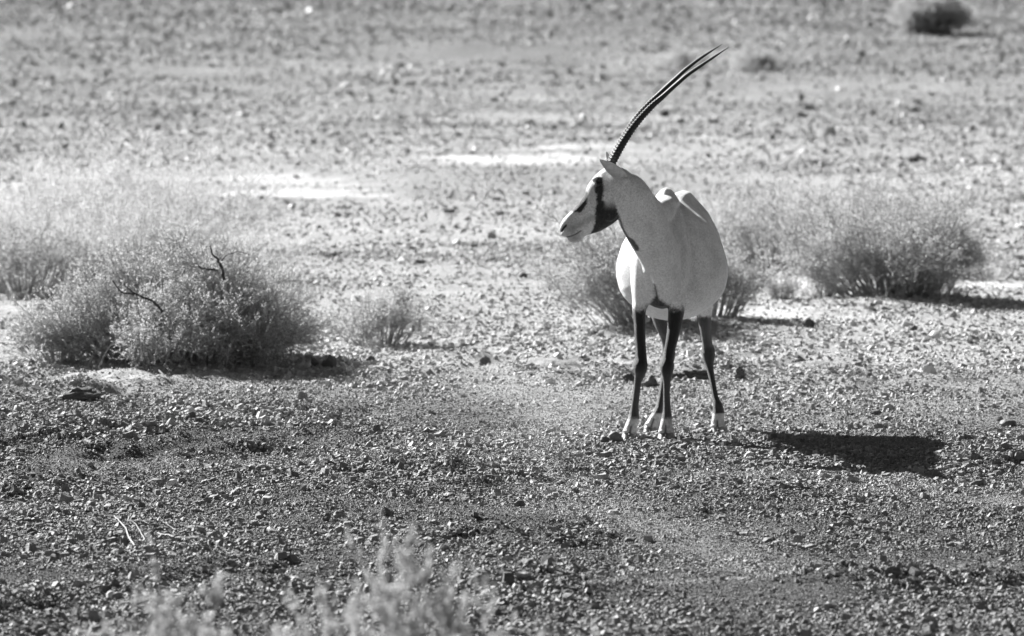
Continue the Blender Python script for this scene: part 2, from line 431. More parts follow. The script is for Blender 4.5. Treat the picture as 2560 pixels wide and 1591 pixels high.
def shrub(label, cx, cy, R, H, nst=90, tw=14, sub=4, lf=9, mleaf=None, mwood=None, ll=.0085, lw=.0042, rx=1.0, spread=.6, upb=.05, thick=.004,
          name='desert_shrub', cat='shrub', group='desert shrubs', low=.7, lean=(0, 0), twl=.3, minr=.0):
    global rng
    rng = np.random.default_rng(int(abs(cx) * 1000 + abs(cy) * 77))
    px_ = cx * 3 + cy; z0 = float(terrain(cx, cy, False)); root = empty(name, (cx, cy, z0)); tag(root, label, cat, group)
    az = rng.uniform(0, 2 * np.pi, nst); rr = np.sqrt(rng.uniform(minr, 1, nst))
    clump = 1 + .25 * np.sin(az * 3 + cx * 9) + .15 * np.sin(az * 5 + cy)
    q0 = spread * rng.uniform(.5, 1.1, nst); bx, by = rr * np.cos(az) * R * rx * q0, rr * np.sin(az) * R * q0
    ex = rr * np.cos(az) * R * rx * clump + lean[0]; ey = rr * np.sin(az) * R * clump + lean[1]
    lump = 1 + .28 * vnoise(ex / (R * .42) + cx * 7, ey / (R * .42) + cy * 5, seed=int(abs(px_ * 13)) + 5)
    ez = H * np.clip(1 - low * rr ** 2.2, .03, 1) ** .6 * rng.uniform(.5, 1.02, nst) * lump
    T = np.linspace(0, 1, 9)[None, :, None]
    A = np.stack([bx, by, np.full(nst, -.01)], -1)[:, None]; E = np.stack([ex, ey, ez], -1)[:, None]
    M = (A + E) / 2; M[..., 2] = E[..., 2] * rng.uniform(.45, .8, nst)[:, None]; M[..., :2] = A[..., :2] * .45 + E[..., :2] * .55
    S = (1 - T) ** 2 * A + 2 * T * (1 - T) * M + T * T * E
    S = S + rng.normal(0, .008, S.shape) * T * (H / .4)
    rS = thick * (1 - .75 * T[..., 0]) * rng.uniform(.6, 1.2, (nst, 1))
    V1, F1 = tubes(S, rS)
    n2 = nst * tw; i = rng.integers(0, nst, n2); k = rng.integers(3, 9, n2)
    st = S[i, k]; td = S[i, k] - S[i, k - 1]; td /= np.linalg.norm(td, axis=1, keepdims=True)
    W = curve_from(st, td + rng.normal(0, .55, (n2, 3)), rng.uniform(.4, 1.1, n2) * twl * H, 5, .18, upb)
    W[..., 2] = np.maximum(W[..., 2], .006)
    V2, F2 = tubes(W, np.linspace(thick * .32, thick * .14, 5)[None] * np.ones((n2, 1)))
    n3 = n2 * sub; i = rng.integers(0, n2, n3); k = rng.integers(1, 5, n3)
    st = W[i, k]; td = W[i, k] - W[i, k - 1]; td /= np.linalg.norm(td, axis=1, keepdims=True) + 1e-9
    U = curve_from(st, td + rng.normal(0, .5, (n3, 3)), rng.uniform(.3, 1.1, n3) * twl * .45 * H, 4, .15, upb)
    U[..., 2] = np.maximum(U[..., 2], .005)
    V3, F3 = tubes(U, np.linspace(thick * .17, thick * .1, 4)[None] * np.ones((n3, 1)))
    o1 = new_mesh('branches', V1, [F1], mwood or m_twig, root)
    o2 = new_mesh('twigs', np.concatenate([V2, V3]), [F2, F3 + len(V2)], mwood or m_twig, root)
    n4 = n3 * lf; i = rng.integers(0, n3, n4); f = rng.uniform(0, 2.999, n4); k = f.astype(int); f = (f - k)[:, None]
    c = U[i, k] * (1 - f) + U[i, k + 1] * f
    td = U[i, k + 1] - U[i, k]; td /= np.linalg.norm(td, axis=1, keepdims=True) + 1e-9
    V4, F4 = leaves(c, td + rng.normal(0, .6, (n4, 3)), rng.uniform(.5, 1.4, n4) * ll, rng.uniform(.6, 1.3, n4) * lw)
    V4[:, 2] = np.maximum(V4[:, 2], .003)
    new_mesh('foliage', V4, [F4], mleaf or m_leaf, root)
    return root
def at(px, py): g = G(px, py); return g[0], g[1]
x, y = at(455, 908)
big = shrub('big dark twiggy shrub at left with dead branches sticking out of its top', x, y, .60, .47, nst=430, tw=15, sub=4, lf=11, low=.9, spread=.85, thick=.0055, mleaf=m_leaf, rx=1.0)
def dead(parent, pts, r0):
    base = np.array(parent.location)
    p = np.array([P(a, b_, y) for a, b_, y in pts]) - base
    T = np.linspace(0, len(p) - 1, len(p) * 3); i = np.clip(T.astype(int), 0, len(p) - 2); f = (T - i)[:, None]
    q = p[i] * (1 - f) + p[i + 1] * f + rng.normal(0, .002, (len(T), 3))
    V, Fc = tubes(q[None], (np.linspace(r0, r0 * .4, len(T)) * rng.uniform(.85, 1.2, len(T)))[None])
    return V, Fc
def deadpart(parent, name, lists, mt, label=None):
    Vs, Fs, off = [], [], 0
    for pts, r0 in lists:
        V, Fc = dead(parent, pts, r0); Vs.append(V); Fs.append(Fc + off); off += len(V)
    o = new_mesh(name, np.concatenate(Vs), [np.concatenate(Fs)], mt, parent)
    if label: o['label'] = label
    return o
deadpart(big, 'dead_branch', [([(560, 700, 3.3), (552, 665, 3.3), (545, 650, 3.3), (530, 635, 3.3), (526, 615, 3.3)], .008),
    ([(545, 675, 3.3), (525, 672, 3.3), (505, 673, 3.3), (492, 662, 3.3)], .006),
    ([(550, 655, 3.3), (570, 636, 3.3), (600, 630, 3.3), (630, 640, 3.3)], .003)], m_dead, 'dark forked dead branch on top of the shrub')
deadpart(big, 'dead_branch', [([(406, 782, 3.2), (385, 755, 3.2), (345, 740, 3.2), (300, 730, 3.2), (280, 700, 3.2)], .007),
    ([(350, 742, 3.2), (325, 725, 3.2), (312, 712, 3.2)], .005)], m_dead, 'thick dark dead branch leaning left')
deadpart(big, 'dead_branch', [([(245, 920, 3.0), (265, 880, 3.0), (300, 835, 3.0), (330, 822, 3.0)], .004), ([(385, 910, 3.0), (392, 870, 3.0), (415, 840, 3.0)], .004),
    ([(355, 905, 3.0), (352, 860, 3.0), (340, 830, 3.0)], .004), ([(395, 925, 2.9), (420, 950, 2.7)], .004)], m_twig, 'bare twigs at the foot')
x, y = at(150, 912)
lo = shrub('low sparse shrublet spreading left from the foot of the big dark shrub', x, y, .26, .17, nst=50, tw=9, sub=3, lf=8, low=.8)
deadpart(lo, 'dead_branch', [([(95, 890, 4.0), (60, 862, 4.0), (42, 845, 4.0)], .006), ([(75, 872, 4.0), (66, 850, 4.0)], .004)], m_dead)
x, y = at(950, 850); shrub('small rounded shrub right of the big dark shrub', x, y, .23, .25, nst=70, tw=11, sub=3, lf=8, low=.75)
x, y = at(70, 735); shrub('shrub with a dark foot at the left edge behind the big dark shrub', x, y, .5, .31, nst=130, tw=12, sub=4, lf=7, low=.6)
x, y = at(300, 715); shrub('pale dry shrub just behind the left half of the big dark shrub', x, y, .5, .46, nst=110, tw=12, sub=4, lf=7, mleaf=m_leafpale, mwood=m_twigpale, low=.6)
x, y = at(120, 640); shrub('wide pale feathery shrub at the left edge, farthest back', x, y, .7, .50, nst=120, tw=11, sub=4, lf=6, mleaf=m_leafpale, mwood=m_twigpale, ll=.013, lw=.004)
x, y = at(400, 630); shrub('tall pale feathery shrub in front of the left white sand patch', x, y, .62, .56, nst=130, tw=12, sub=4, lf=6, mleaf=m_leafpale, mwood=m_twigpale, ll=.013, lw=.004, minr=.0)
x, y = at(620, 700); shrub('pale wispy shrub behind the right shoulder of the big dark shrub', x, y, .36, .3, nst=60, tw=10, sub=3, lf=6, mleaf=m_leafpale, mwood=m_twigpale)
x, y = at(1610, 820); shrub('leafy shrub fanning out to the left behind the oryx', x, y, .38, .44, nst=170, tw=11, sub=4, lf=7, lean=(-.12, 0), low=.55)
x, y = at(1785, 808); shrub('dark shrub emerging right of the oryx belly', x, y, .24, .34, nst=80, tw=10, sub=4, lf=7, lean=(.04, 0), low=.5)
x, y = at(1930, 655); shrub('pale shrub with a dark foot between the oryx and the big right shrub', x, y, .52, .42, nst=120, tw=11, sub=4, lf=7, mleaf=m_leafpale, low=.5)
x, y = at(2235, 750); shrub('big spreading dark shrub on the right', x, y, .49, .45, nst=290, tw=14, sub=4, lf=8, low=.7)
x, y = at(2200, 640); shrub('pale shrub directly behind the big right shrub', x, y, .42, .46, nst=90, tw=11, sub=4, lf=7, mleaf=m_leafpale, low=.6)
x, y = at(2480, 690); shrub('low dark sprawling shrub right of the big right shrub', x, y, .18, .1, nst=35, tw=8, sub=3, lf=7, rx=1.3)
x, y = at(1950, 745); shrub('tiny dark tuft left of the big right shrub', x, y, .1, .11, nst=30, tw=8, sub=3, lf=7)
x, y = at(2060, 745); shrub('small tuft touching the left foot of the big right shrub', x, y, .12, .14, nst=36, tw=8, sub=3, lf=7)
x, y = at(2320, 92); shrub('far dark round shrub near the top right corner', x, y, .40, .40, nst=170, tw=12, sub=4, lf=7, ll=.02, lw=.011, low=.6, thick=.007, mleaf=m_leafdark)
x, y = at(1700, 172); shrub('far small grey shrub left of the horn tips', x, y, .25, .22, nst=42, tw=9, sub=3, lf=6, ll=.02, lw=.011, low=.7, thick=.005, mleaf=m_leaffar, mwood=m_twigpale)
x, y = at(1885, 178); shrub('far small grey shrub right of the horn tips', x, y, .22, .21, nst=42, tw=9, sub=3, lf=6, ll=.02, lw=.011, low=.7, thick=.005, mleaf=m_leaffar, mwood=m_twigpale)
# blurred foreground bushes: stand some 13 m in front of the oryx, feet below the frame
shrub('large blurred pale bush in the foreground with a tall plume', -.215, -12.9, .34, .72, nst=190, tw=10, sub=4, lf=16, mleaf=m_leafnear, ll=.012, lw=.006, low=.4, twl=.16, upb=.3, thick=.004, group='blurred bushes in the foreground', name='foreground_bush', cat='bush')
shrub('small blurred pale bush in the foreground at lower left', -.80, -12.6, .18, .68, nst=110, tw=10, sub=4, lf=16, mleaf=m_leafnear, ll=.012, lw=.006, low=.3, twl=.15, upb=.3, thick=.004, group='blurred bushes in the foreground', name='foreground_bush', cat='bush')

# fallen twig on the gravel
def gz(px, py, up=.008):
    g = G(px, py); g[2] = float(terrain(g[0], g[1], False)) + up; return g
def groundstick(name, lists, label, mt):
    Vs, Fs, off = [], [], 0
    for pts, r0 in lists:
        p = np.array([gz(a, b_, u) for a, b_, u in pts])
        T = np.linspace(0, len(p) - 1, len(p) * 4); i = np.clip(T.astype(int), 0, len(p) - 2); f = (T - i)[:, None]
        q = p[i] * (1 - f) + p[i + 1] * f + rng.normal(0, .0012, (len(T), 3))
        V, Fc = tubes(q[None], np.linspace(r0, r0 * .5, len(T))[None]); Vs.append(V); Fs.append(Fc + off); off += len(V)
    o = new_mesh(name, np.concatenate(Vs), [np.concatenate(Fs)], mt); tag(o, label, 'twig')
groundstick('fallen_twig', [([(565, 1367, .012), (500, 1362, .02), (440, 1356, .018), (392, 1343, .02)], .0042), ([(440, 1356, .02), (335, 1363, .015)], .0025),
    ([(335, 1364, .012), (305, 1325, .03), (284, 1300, .02)], .003), ([(362, 1352, .012), (338, 1325, .025), (322, 1311, .02)], .0022), ([(318, 1314, .02), (350, 1318, .03), (372, 1322, .02)], .003),
    ([(440, 1340, .02), (400, 1312, .02)], .0015)], 'long thin pale forked twig lying on dark gravel at lower left', m_twig)

# ---------------------------------------------------------------- the oryx
def catmull(arr, n):
    arr = np.asarray(arr, float); m = len(arr); T = np.linspace(0, m - 1, n); i = np.clip(T.astype(int), 0, m - 2); f = (T - i)[:, None]
    p0 = arr[np.clip(i - 1, 0, m - 1)]; p1 = arr[i]; p2 = arr[i + 1]; p3 = arr[np.clip(i + 2, 0, m - 1)]
    return .5 * ((2 * p1) + (-p0 + p2) * f + (2 * p0 - 5 * p1 + 4 * p2 - p3) * f ** 2 + (-p0 + 3 * p1 - 3 * p2 + p3) * f ** 3)
PARTS = []
def ring_loft(rings):
    rings = np.array(rings); n, K, _ = rings.shape
    V = rings.reshape(-1, 3); V = np.concatenate([V, rings[0].mean(0)[None], rings[-1].mean(0)[None]])
    i = np.arange(n - 1)[:, None] * K; k = np.arange(K)[None]; k2 = (k + 1) % K
    Q = np.stack([i + k, i + k2, i + K + k2, i + K + k], -1).reshape(-1, 4)
    a, b_ = n * K, n * K + 1; kk = np.arange(K); kn = (kk + 1) % K
    T0 = np.stack([np.full(K, a), kn, kk], -1); T1 = np.stack([np.full(K, b_), (n - 1) * K + kk, (n - 1) * K + kn], -1)
    return V, Q, np.concatenate([T0, T1])
def add_loft(rings): PARTS.append(ring_loft(rings))
PHI = np.linspace(0, 2 * np.pi, 40, endpoint=False)
S_ = lambda y: (y + 30) / F        # metres per photo pixel at depth y
# trunk: (depth, centre px, half width px, top py, bottom py, kind 0 = ridged withers .. 1 = barrel)
BAR = np.array([(0, .0), (.015, .14), (.05, .25), (.10, .38), (.15, .52), (.2, .645), (.3, .80), (.38, .9), (.5, .975), (.56, 1), (.65, .99), (.75, .93), (.83, .82), (.9, .64), (.96, .42), (.99, .2), (1, 0)])
WIT = np.array([(0, .0), (.012, .14), (.035, .26), (.09, .42), (.2, .70), (.3, .84), (.42, .95), (.55, 1), (.65, 1), (.75, .95), (.83, .86), (.9, .7), (.96, .45), (.99, .2), (1, 0)])
stn = [(-.13, 1655, 26, 600, 735, 0), (-.09, 1654, 42, 560, 757, 0), (-.03, 1653, 57, 526, 770, 0), (.03, 1655, 69, 503, 773, 0), (.08, 1659, 72, 485, 772, 0), (.12, 1664, 71, 471, 770, 0), (.155, 1668, 64, 469, 772, 0), (.185, 1671, 58, 478, 776, .1), (.215, 1672, 66, 488, 780, .4),
       (.27, 1674, 98, 495, 787, .8), (.36, 1678, 130, 498, 798, 1), (.48, 1680, 140.5, 498, 803, 1), (.58, 1683, 136, 494, 802, 1), (.68, 1693, 121, 483, 793, 1.), (.78, 1706, 104, 477, 772, 1.), (.87, 1713, 82, 478, 735, 1.), (.94, 1714, 52, 505, 690, 1), (.97, 1715, 22, 545, 650, 1)]
stn = catmull(stn, 60)
rings = []
for (yy, c, hw, tp, bt, kd) in stn:
    kd = min(max(kd, 0), 1)
    tt = np.concatenate([np.linspace(0, 1, 25)]); tt = .5 - .5 * np.cos(tt * np.pi)
    w_ = np.interp(tt, BAR[:, 0], BAR[:, 1]) * kd + np.interp(tt, WIT[:, 0], WIT[:, 1]) * (1 - kd)
    L = [P(c + hw * a, tp + (bt - tp) * q, yy) for a, q in zip(w_, tt)]
    Rr = [P(c - hw * a, tp + (bt - tp) * q, yy) for a, q in list(zip(w_, tt))[1:-1]][::-1]
    rings.append(L + Rr)
add_loft(rings)
def ell_loft(st, n, egg=0, grow_=0):
    """st rows: px, py, depth, perpendicular half px (in the profile plane), depth half (m); ring plane normal to the path"""
    st = catmull(st, n); C_ = np.array([P(a[0], a[1], a[2]) for a in st]); tg = np.gradient(C_, axis=0); tg /= np.linalg.norm(tg, axis=1, keepdims=True)
    rings = []
    for k in range(n):
        Bv = np.array([0, 1., 0]); Bv = Bv - tg[k] * (Bv @ tg[k]); Bv /= np.linalg.norm(Bv)
        Av = np.cross(tg[k], Bv)
        ra = (abs(st[k][3]) + grow_) * S_(st[k][2]); rb = abs(st[k][4])
        cs, sn = np.cos(PHI), np.sin(PHI)
        rings.append(C_[k] + np.outer(cs * ra, Av) + np.outer(sn * rb * (1 + egg * cs), Bv))
    add_loft(rings)
    return C_
# neck (from behind the skull down into the chest)
ell_loft([(1545, 455, -.25, 34, .042), (1567, 476, -.245, 47, .050), (1585, 507, -.23, 53, .056), (1600, 540, -.20, 56, .066), (1623, 580, -.15, 57, .088), (1645, 625, -.09, 54, .112), (1657, 675, -.055, 46, .105), (1656, 722, -.045, 36, .085), (1652, 757, -.03, 18, .05)], 40)
# crest filling between neck and withers
ell_loft([(1610, 500, -.17, 30, .035), (1634, 530, -.09, 30, .05), (1654, 530, 0, 34, .06), (1664, 518, .09, 30, .05)], 20)
# head
HEAD_Y = -.262
ell_loft([(1572, 446, HEAD_Y + .02, 20, .03), (1560, 451, HEAD_Y + .01, 38, .044), (1540, 466, HEAD_Y, 56, .054), (1518, 499, HEAD_Y, 60, .058), (1497, 523, HEAD_Y, 51.5, .050), (1477, 540, HEAD_Y, 46, .041), (1456, 553, HEAD_Y, 39, .034), (1440, 562, HEAD_Y, 34, .032), (1427, 569, HEAD_Y, 30, .034), (1415, 575, HEAD_Y, 24, .032), (1406, 579, HEAD_Y, 15, .022), (1401, 581, HEAD_Y, 6, .010)], 50, egg=.12)
def ball(px, py, y, rx, ry, rz):   # px units
    s = S_(y); V, Fc = ICO3 * np.array([rx * s, ry * s, rz * s]) + P(px, py, y), ICO3F
    PARTS.append((V, None, Fc))
ball(1437, 593, HEAD_Y, 19, 16, 15)          # lower lip and chin
ball(1450, 586, HEAD_Y, 17, 13, 9)
ball(1411, 578, HEAD_Y, 11, 17, 14)            # nose pad
ball(1494, 450, HEAD_Y - .040, 15, 9, 9)      # brow ridges
ball(1494, 450, HEAD_Y + .040, 15, 9, 9)
ball(1524, 520, HEAD_Y - .038, 26, 12, 34); ball(1524, 520, HEAD_Y + .038, 26, 12, 34)   # cheeks
ball(1529, 420, HEAD_Y, 16, 22, 12)            # horn boss
ball(1560, 452, HEAD_Y - .028, 15, 13, 13); ball(1545, 440, HEAD_Y + .04, 12, 12, 12)   # ear roots
# legs: px, py, depth, half width px, depth half (m)
LEGS = {
 'fl': [(1606, 600, .06, 17, .07), (1603, 650, .05, 26, .10), (1602, 700, .04, 25, .10), (1603, 745, .03, 22, .075), (1598, 775, .02, 16.5, .05), (1599, 805, .01, 14, .04), (1600, 835, .0, 12.8, .033), (1602, 870, -.005, 12, .029), (1602, 897, -.01, 14.5, .033), (1601, 918, -.02, 17, .039), (1599.5, 935, -.015, 13, .030), (1595, 952, -.008, 8.8, .023), (1592, 975, -.005, 8.0, .021), (1588.5, 1003, -.003, 8.4, .021), (1586, 1025, -.003, 9.6, .023), (1584.5, 1045, -.005, 13.2, .029), (1580, 1060, -.014, 14, .027), (1576, 1074, -.026, 15, .026), (1573, 1084, -.03, 16, .026)],
 'fr': [(1694, 590, .06, 18, .07), (1701, 650, .05, 28, .10), (1699, 705, .04, 28, .10), (1695, 748, .02, 24, .075), (1691, 775, .01, 20, .05), (1687, 808, .0, 17, .04), (1681, 843, -.008, 14.5, .033), (1673, 879, -.012, 12.8, .029), (1669, 899, -.018, 14.5, .033), (1667.5, 919, -.028, 17, .039), (1667.5, 938, -.023, 12.2, .030), (1667, 956, -.018, 8.8, .023), (1666.5, 980, -.015, 7.8, .021), (1667, 1005, -.014, 8, .021), (1667.5, 1026, -.014, 9.2, .023), (1667, 1046, -.016, 12.5, .029), (1666, 1060, -.025, 14.5, .027), (1665.5, 1074, -.034, 17, .026), (1666, 1084, -.038, 18, .026)],
 'hr': [(1772, 640, .70, 24, .10), (1764, 700, .69, 30, .12), (1760, 750, .70, 24, .095), (1760, 784, .72, 18.5, .075), (1763, 819, .76, 14, .052), (1766.5, 845, .79, 12.2, .038), (1768.5, 862, .81, 12.2, .036), (1770.5, 879, .82, 16.5, .043), (1772, 900, .815, 13.5, .037), (1774, 917, .805, 9.4, .028), (1778, 938, .79, 7.2, .023), (1784, 970, .765, 6.8, .021), (1789, 996, .745, 7.6, .022), (1794, 1014, .73, 11.2, .026), (1796, 1030, .722, 13.8, .029), (1795, 1045, .71, 14.5, .027), (1795, 1060, .70, 16.5, .026), (1796, 1070, .695, 18, .026)],
 'hl': [(1650, 640, .70, 24, .10), (1645, 700, .69, 30, .12), (1645, 750, .70, 26, .095), (1652, 800, .73, 19, .07), (1662, 830, .77, 15.5, .052), (1670, 860, .80, 14, .038), (1672, 885, .82, 15.5, .040), (1670, 905, .815, 13, .036), (1665, 925, .80, 9.2, .028), (1660, 950, .785, 7.4, .023), (1655, 980, .765, 7.2, .021), (1650.5, 1005, .745, 7.8, .022), (1646, 1028, .725, 10.2, .027), (1640, 1042, .715, 13, .029), (1634, 1054, .705, 14, .027), (1628, 1066, .695, 15.5, .026), (1624, 1072, .69, 17, .025)]}
LEGC = {k: ell_loft(v, 70, grow_=1.0) for k, v in LEGS.items()}
Vs, Qs, Ts, off = [], [], [], 0
for V, Q, T in PARTS:
    Vs.append(V); Ts.append(T + off)
    if Q is not None: Qs.append(Q + off)
    off += len(V)
tmp = new_mesh('tmp_body', np.concatenate(Vs), [np.concatenate(Qs), np.concatenate(Ts)], None)
md = tmp.modifiers.new('r', 'REMESH'); md.mode = 'VOXEL'; md.voxel_size = .0036; md.adaptivity = 0
ms = tmp.modifiers.new('s', 'SMOOTH'); ms.factor = .5; ms.iterations = 9
bpy.context.view_layer.update()
me = bpy.data.meshes.new_from_object(tmp.evaluated_get(bpy.context.evaluated_depsgraph_get()))
bpy.data.objects.remove(tmp, do_unlink=True)
me.name = 'body'
nv = len(me.vertices); co = np.empty(nv * 3, np.float32); me.vertices.foreach_get('co', co); co = co.reshape(-1, 3).astype(float)
nm = np.empty(nv * 3, np.float32); me.vertices.foreach_get('normal', nm); nm = nm.reshape(-1, 3).astype(float)
# keep clear of 5 deg view: profile coordinates of every vertex (side sheet of the animal)
def sheet(c):
    dx, dy, dz = c[:, 0], c[:, 1] + 30, c[:, 2] - 2.6
    fw = dy * math.cos(TH) - dz * math.sin(TH); up = dy * math.sin(TH) + dz * math.cos(TH)
    return 1280 + F * dx / fw, 795.5 - F * up / fw
sx, sy = sheet(co)
def segd(px, py, pts):     # distance to a polyline
    best = np.full(len(px), 1e9)
    for (a, b_), (c, d) in zip(pts[:-1], pts[1:]):
        vx, vy = c - a, d - b_; t = np.clip(((px - a) * vx + (py - b_) * vy) / (vx * vx + vy * vy), 0, 1)
        best = np.minimum(best, np.hypot(px - a - t * vx, py - b_ - t * vy))
    return best
def poly(px, py, pts):     # signed distance-ish: >0 inside
    inside = np.zeros(len(px), bool); n = len(pts); j = n - 1
    for i in range(n):
        xi, yi = pts[i]; xj, yj = pts[j]
        cnd = ((yi > py) != (yj > py)) & (px < (xj - xi) * (py - yi) / (yj - yi + 1e-9) + xi); inside ^= cnd; j = i
    dd = segd(px, py, pts + [pts[0]]); return np.where(inside, dd, -dd)
fz = 2.5 * vnoise(sx / 5, sy / 5, co[:, 1] * 120, seed=61) + 1.5 * vnoise(sx / 2, sy / 2, co[:, 1] * 300, seed=62)
lat = np.abs(co[:, 1] - HEAD_Y)
headm = (sx < 1560) & (sy < 606) & (co[:, 1] < -.15)
# sculpt: nostril, mouth line, throat folds
disp = np.zeros(nv)
nost = np.exp(-(segd(sx, sy, [(1403, 578), (1408, 570), (1414, 564)]) / 4.2) ** 2) * headm * (lat > .006)
disp -= .006 * nost
mouth = np.exp(-(segd(sx, sy, [(1417, 594), (1428, 591), (1440, 586), (1452, 578)]) / 1.8) ** 2) * headm
disp -= .0035 * mouth
jaw = np.exp(-(segd(sx, sy, [(1541, 452), (1548, 500), (1548, 552)]) / 9) ** 2) * (co[:, 1] < -.2) * (sy < 565); disp -= .003 * jaw
groove = np.exp(-(segd(sx, sy, [(1617, 690), (1632, 725), (1640, 760)]) / 7) ** 2) * (co[:, 1] < .0); disp -= .012 * groove
fold = np.exp(-(segd(sx, sy, [(1627, 500), (1634, 560), (1650, 640)]) / 14) ** 2) * (co[:, 1] < 0); disp -= .008 * fold
fold2 = np.exp(-(segd(sx, sy, [(1680, 520), (1684, 600), (1688, 680)]) / 14) ** 2) * (co[:, 1] < .1); disp -= .010 * fold2
crs = np.exp(-(segd(sx, sy, [(1702, 515), (1718, 548), (1729, 610), (1732, 700), (1721, 735), (1710, 765)]) / 6) ** 2) * (co[:, 1] < .35); disp -= .017 * crs
cleft = np.zeros(nv)
for (pa, pb, dp) in (((1578, 1066), (1571, 1100), 0), ((1664, 1064), (1663, 1100), 0), ((1793, 1052), (1793, 1086), 1), ((1634, 1048), (1622, 1087), 1)):
    cleft = np.maximum(cleft, np.exp(-(segd(sx, sy, [pa, pb]) / 2.6) ** 2) * (nm[:, 1] < .2) * ((co[:, 1] > .3) == bool(dp)))
cleft *= (co[:, 2] < .06); disp -= .007 * cleft
cor = np.zeros(nv)
for (cx_, cy_, dp) in ((1573, 1079, 0), (1666, 1079, 0), (1796, 1065, 1), (1626, 1067, 1)):
    cor = np.maximum(cor, np.exp(-((sy - cy_) / 3.0) ** 2) * (np.abs(sx - cx_) < 26) * ((co[:, 1] > .3) == bool(dp)))
disp += .0035 * cor
co2 = co + nm * disp[:, None]
me.vertices.foreach_set('co', co2.astype(np.float32).ravel())
# coat tone
white = .87
tone_b = np.full(nv, white) + .0
def put(mask, val):
    global tone_b
    tone_b = tone_b * (1 - mask) + val * mask
h_ = lambda v, a=2.5: sm(-a, a, v)
top_f = 766 + 10 * np.sin(sx * .2) + 3 * fz
for k in ('fl', 'fr', 'hr', 'hl'):
    Lc = LEGC[k]; r = np.full(nv, 1e9); 
    for i in range(0, len(Lc) - 1): 
        a = Lc[i]; v = Lc[i + 1] - a; t = np.clip(((co - a) @ v) / (v @ v), 0, 1); r = np.minimum(r, np.linalg.norm(co - a - t[:, None] * v, axis=1))
    if k[0] == 'f':
        m = (r < .075) * (co[:, 1] < .13) * sm(762, 784, sy + 2.5 * fz) * (1 - sm(1046, 1050, sy + .5 * fz)); put(m, .024 + .055 * sm(900, 985, sy))
        wl = m * 0
    else:
        m = (r < .082) * (co[:, 1] > .3) * sm(786, 797, sy + fz) * (1 - sm(1032, 1037, sy + .5 * fz)); put(m, .052)
chin = poly(sx, sy, [(1630, 712), (1636, 712), (1642, 735), (1650, 750), (1668, 762), (1676, 764), (1672, 785), (1620, 785), (1616, 766), (1628, 756), (1634, 745)])
put(h_(chin + fz, 5) * (co[:, 1] < .12), .03)
ck = poly(sx, sy, [(1497, 440), (1508, 446), (1510, 470), (1506, 500), (1514, 508), (1530, 496), (1539, 512), (1545, 530), (1551, 546), (1546, 560), (1519, 575), (1499, 586), (1470, 592), (1482, 574), (1487, 556), (1487, 530), (1492, 510), (1491, 485), (1486, 476), (1488, 452)])
fz2 = 2.2 * vnoise(sx / 1.5, sy / 3, co[:, 1] * 300, seed=63)
ck = h_(ck + .8 * fz + fz2, 3.3) * headm * (lat > .008)
ck = ck * (1 - .72 * (1 - sm(500, 530, sy)) * sm(1506, 1518, sx))
put(ck, .03 + .05 * np.clip(vnoise(sx / 1.2, sy / 4, co[:, 1] * 200, seed=64), 0, 1))
lc_ = np.exp(-(((sx - 1521) / 9) ** 2 + ((sy - 508) / 8) ** 2)) * headm; tone_b = np.where(headm, tone_b + .10 * lc_, tone_b)
ns = poly(sx, sy, [(1470, 482), (1468, 502), (1464, 517), (1453, 531), (1435, 532), (1422, 520), (1438, 494), (1460, 470)])
put(h_(ns + .6 * fz + fz2, 3) * headm, .035)
th = h_(6 - segd(sx, sy, [(1547, 556), (1556, 578), (1567, 596), (1580, 604), (1592, 622)]) + .5 * fz, 2.5) * (co[:, 1] < -.1) * (sy > 548); put(th, .06)
sm_ = np.exp(-(segd(sx, sy, [(1484, 544), (1458, 558), (1428, 572)]) / 8) ** 2) * headm; put(.45 * sm_, .25)
put(.5 * np.exp(-(((sx - 1428) / 26) ** 2 + ((sy - 582) / 16) ** 2)) * headm, .3)
put(np.clip(nost * 1.3, 0, 1) ** 2, .01); put(np.clip(mouth * 1.0, 0, 1), .12)
put((co[:, 2] < .085 - .045 * (co[:, 1] > .3)) * (.35 + .3 * vnoise(sx / 6, sy / 6, seed=66)), .45); put(.85 * cleft, .04)
lipg = np.exp(-(((sx - 1435) / 18) ** 2 + ((sy - 598) / 8) ** 2)) * headm; put(.45 * lipg, .3)
a_ = me.attributes.new('tone', 'FLOAT', 'POINT'); a_.data.foreach_set('value', tone_b.astype(np.float32))
me.polygons.foreach_set('use_smooth', np.ones(len(me.polygons), bool))
m_coat, t, b = mat('coat', .75, .62, .3)
tc = geo_pos(t)
mp = t.nodes.new('ShaderNodeMapping'); mp.inputs['Scale'].default_value = (1, 1, .35); t.links.new(tc, mp.inputs[0])
fur = noise(t, 420, 3, mp.outputs[0], .7)
cc = mathn(t, 'MULTIPLY', mathn(t, 'MULTIPLY', attrn(t, 'tone'), rng_map(t, fur,   .3, .7, .80, 1.12)), rng_map(t, noise(t, 14, 3, tc), .3, .7, .84, 1.08))
fur2 = noise(t, 120, 5, tc, .85); cc = mathn(t, 'MULTIPLY', cc, rng_map(t, fur2, .3, .7, .62, 1.30))
t.links.new(cc, b.inputs['Base Color']); b.inputs['Sheen Weight'].default_value = .22; b.inputs['Sheen Roughness'].default_value = .35
bump(t, b, mathn(t, 'ADD', fur, fur2), .6, .006)
me.materials.clear(); me.materials.append(m_coat)
origin = P(1640, 1098, .3); origin[2] = 0
oryx = empty('oryx', origin); tag(oryx, 'white oryx with long curved horns and black legs, head turned left', 'oryx')
def child(o, parent=oryx, w0=None):
    o.parent = parent; base = w0 if w0 is not None else origin
    o.data.transform(__import__('mathutils').Matrix.Translation(-Vector(base))); return o
body = bpy.data.objects.new('body', me); sc.collection.objects.link(body); child(body)

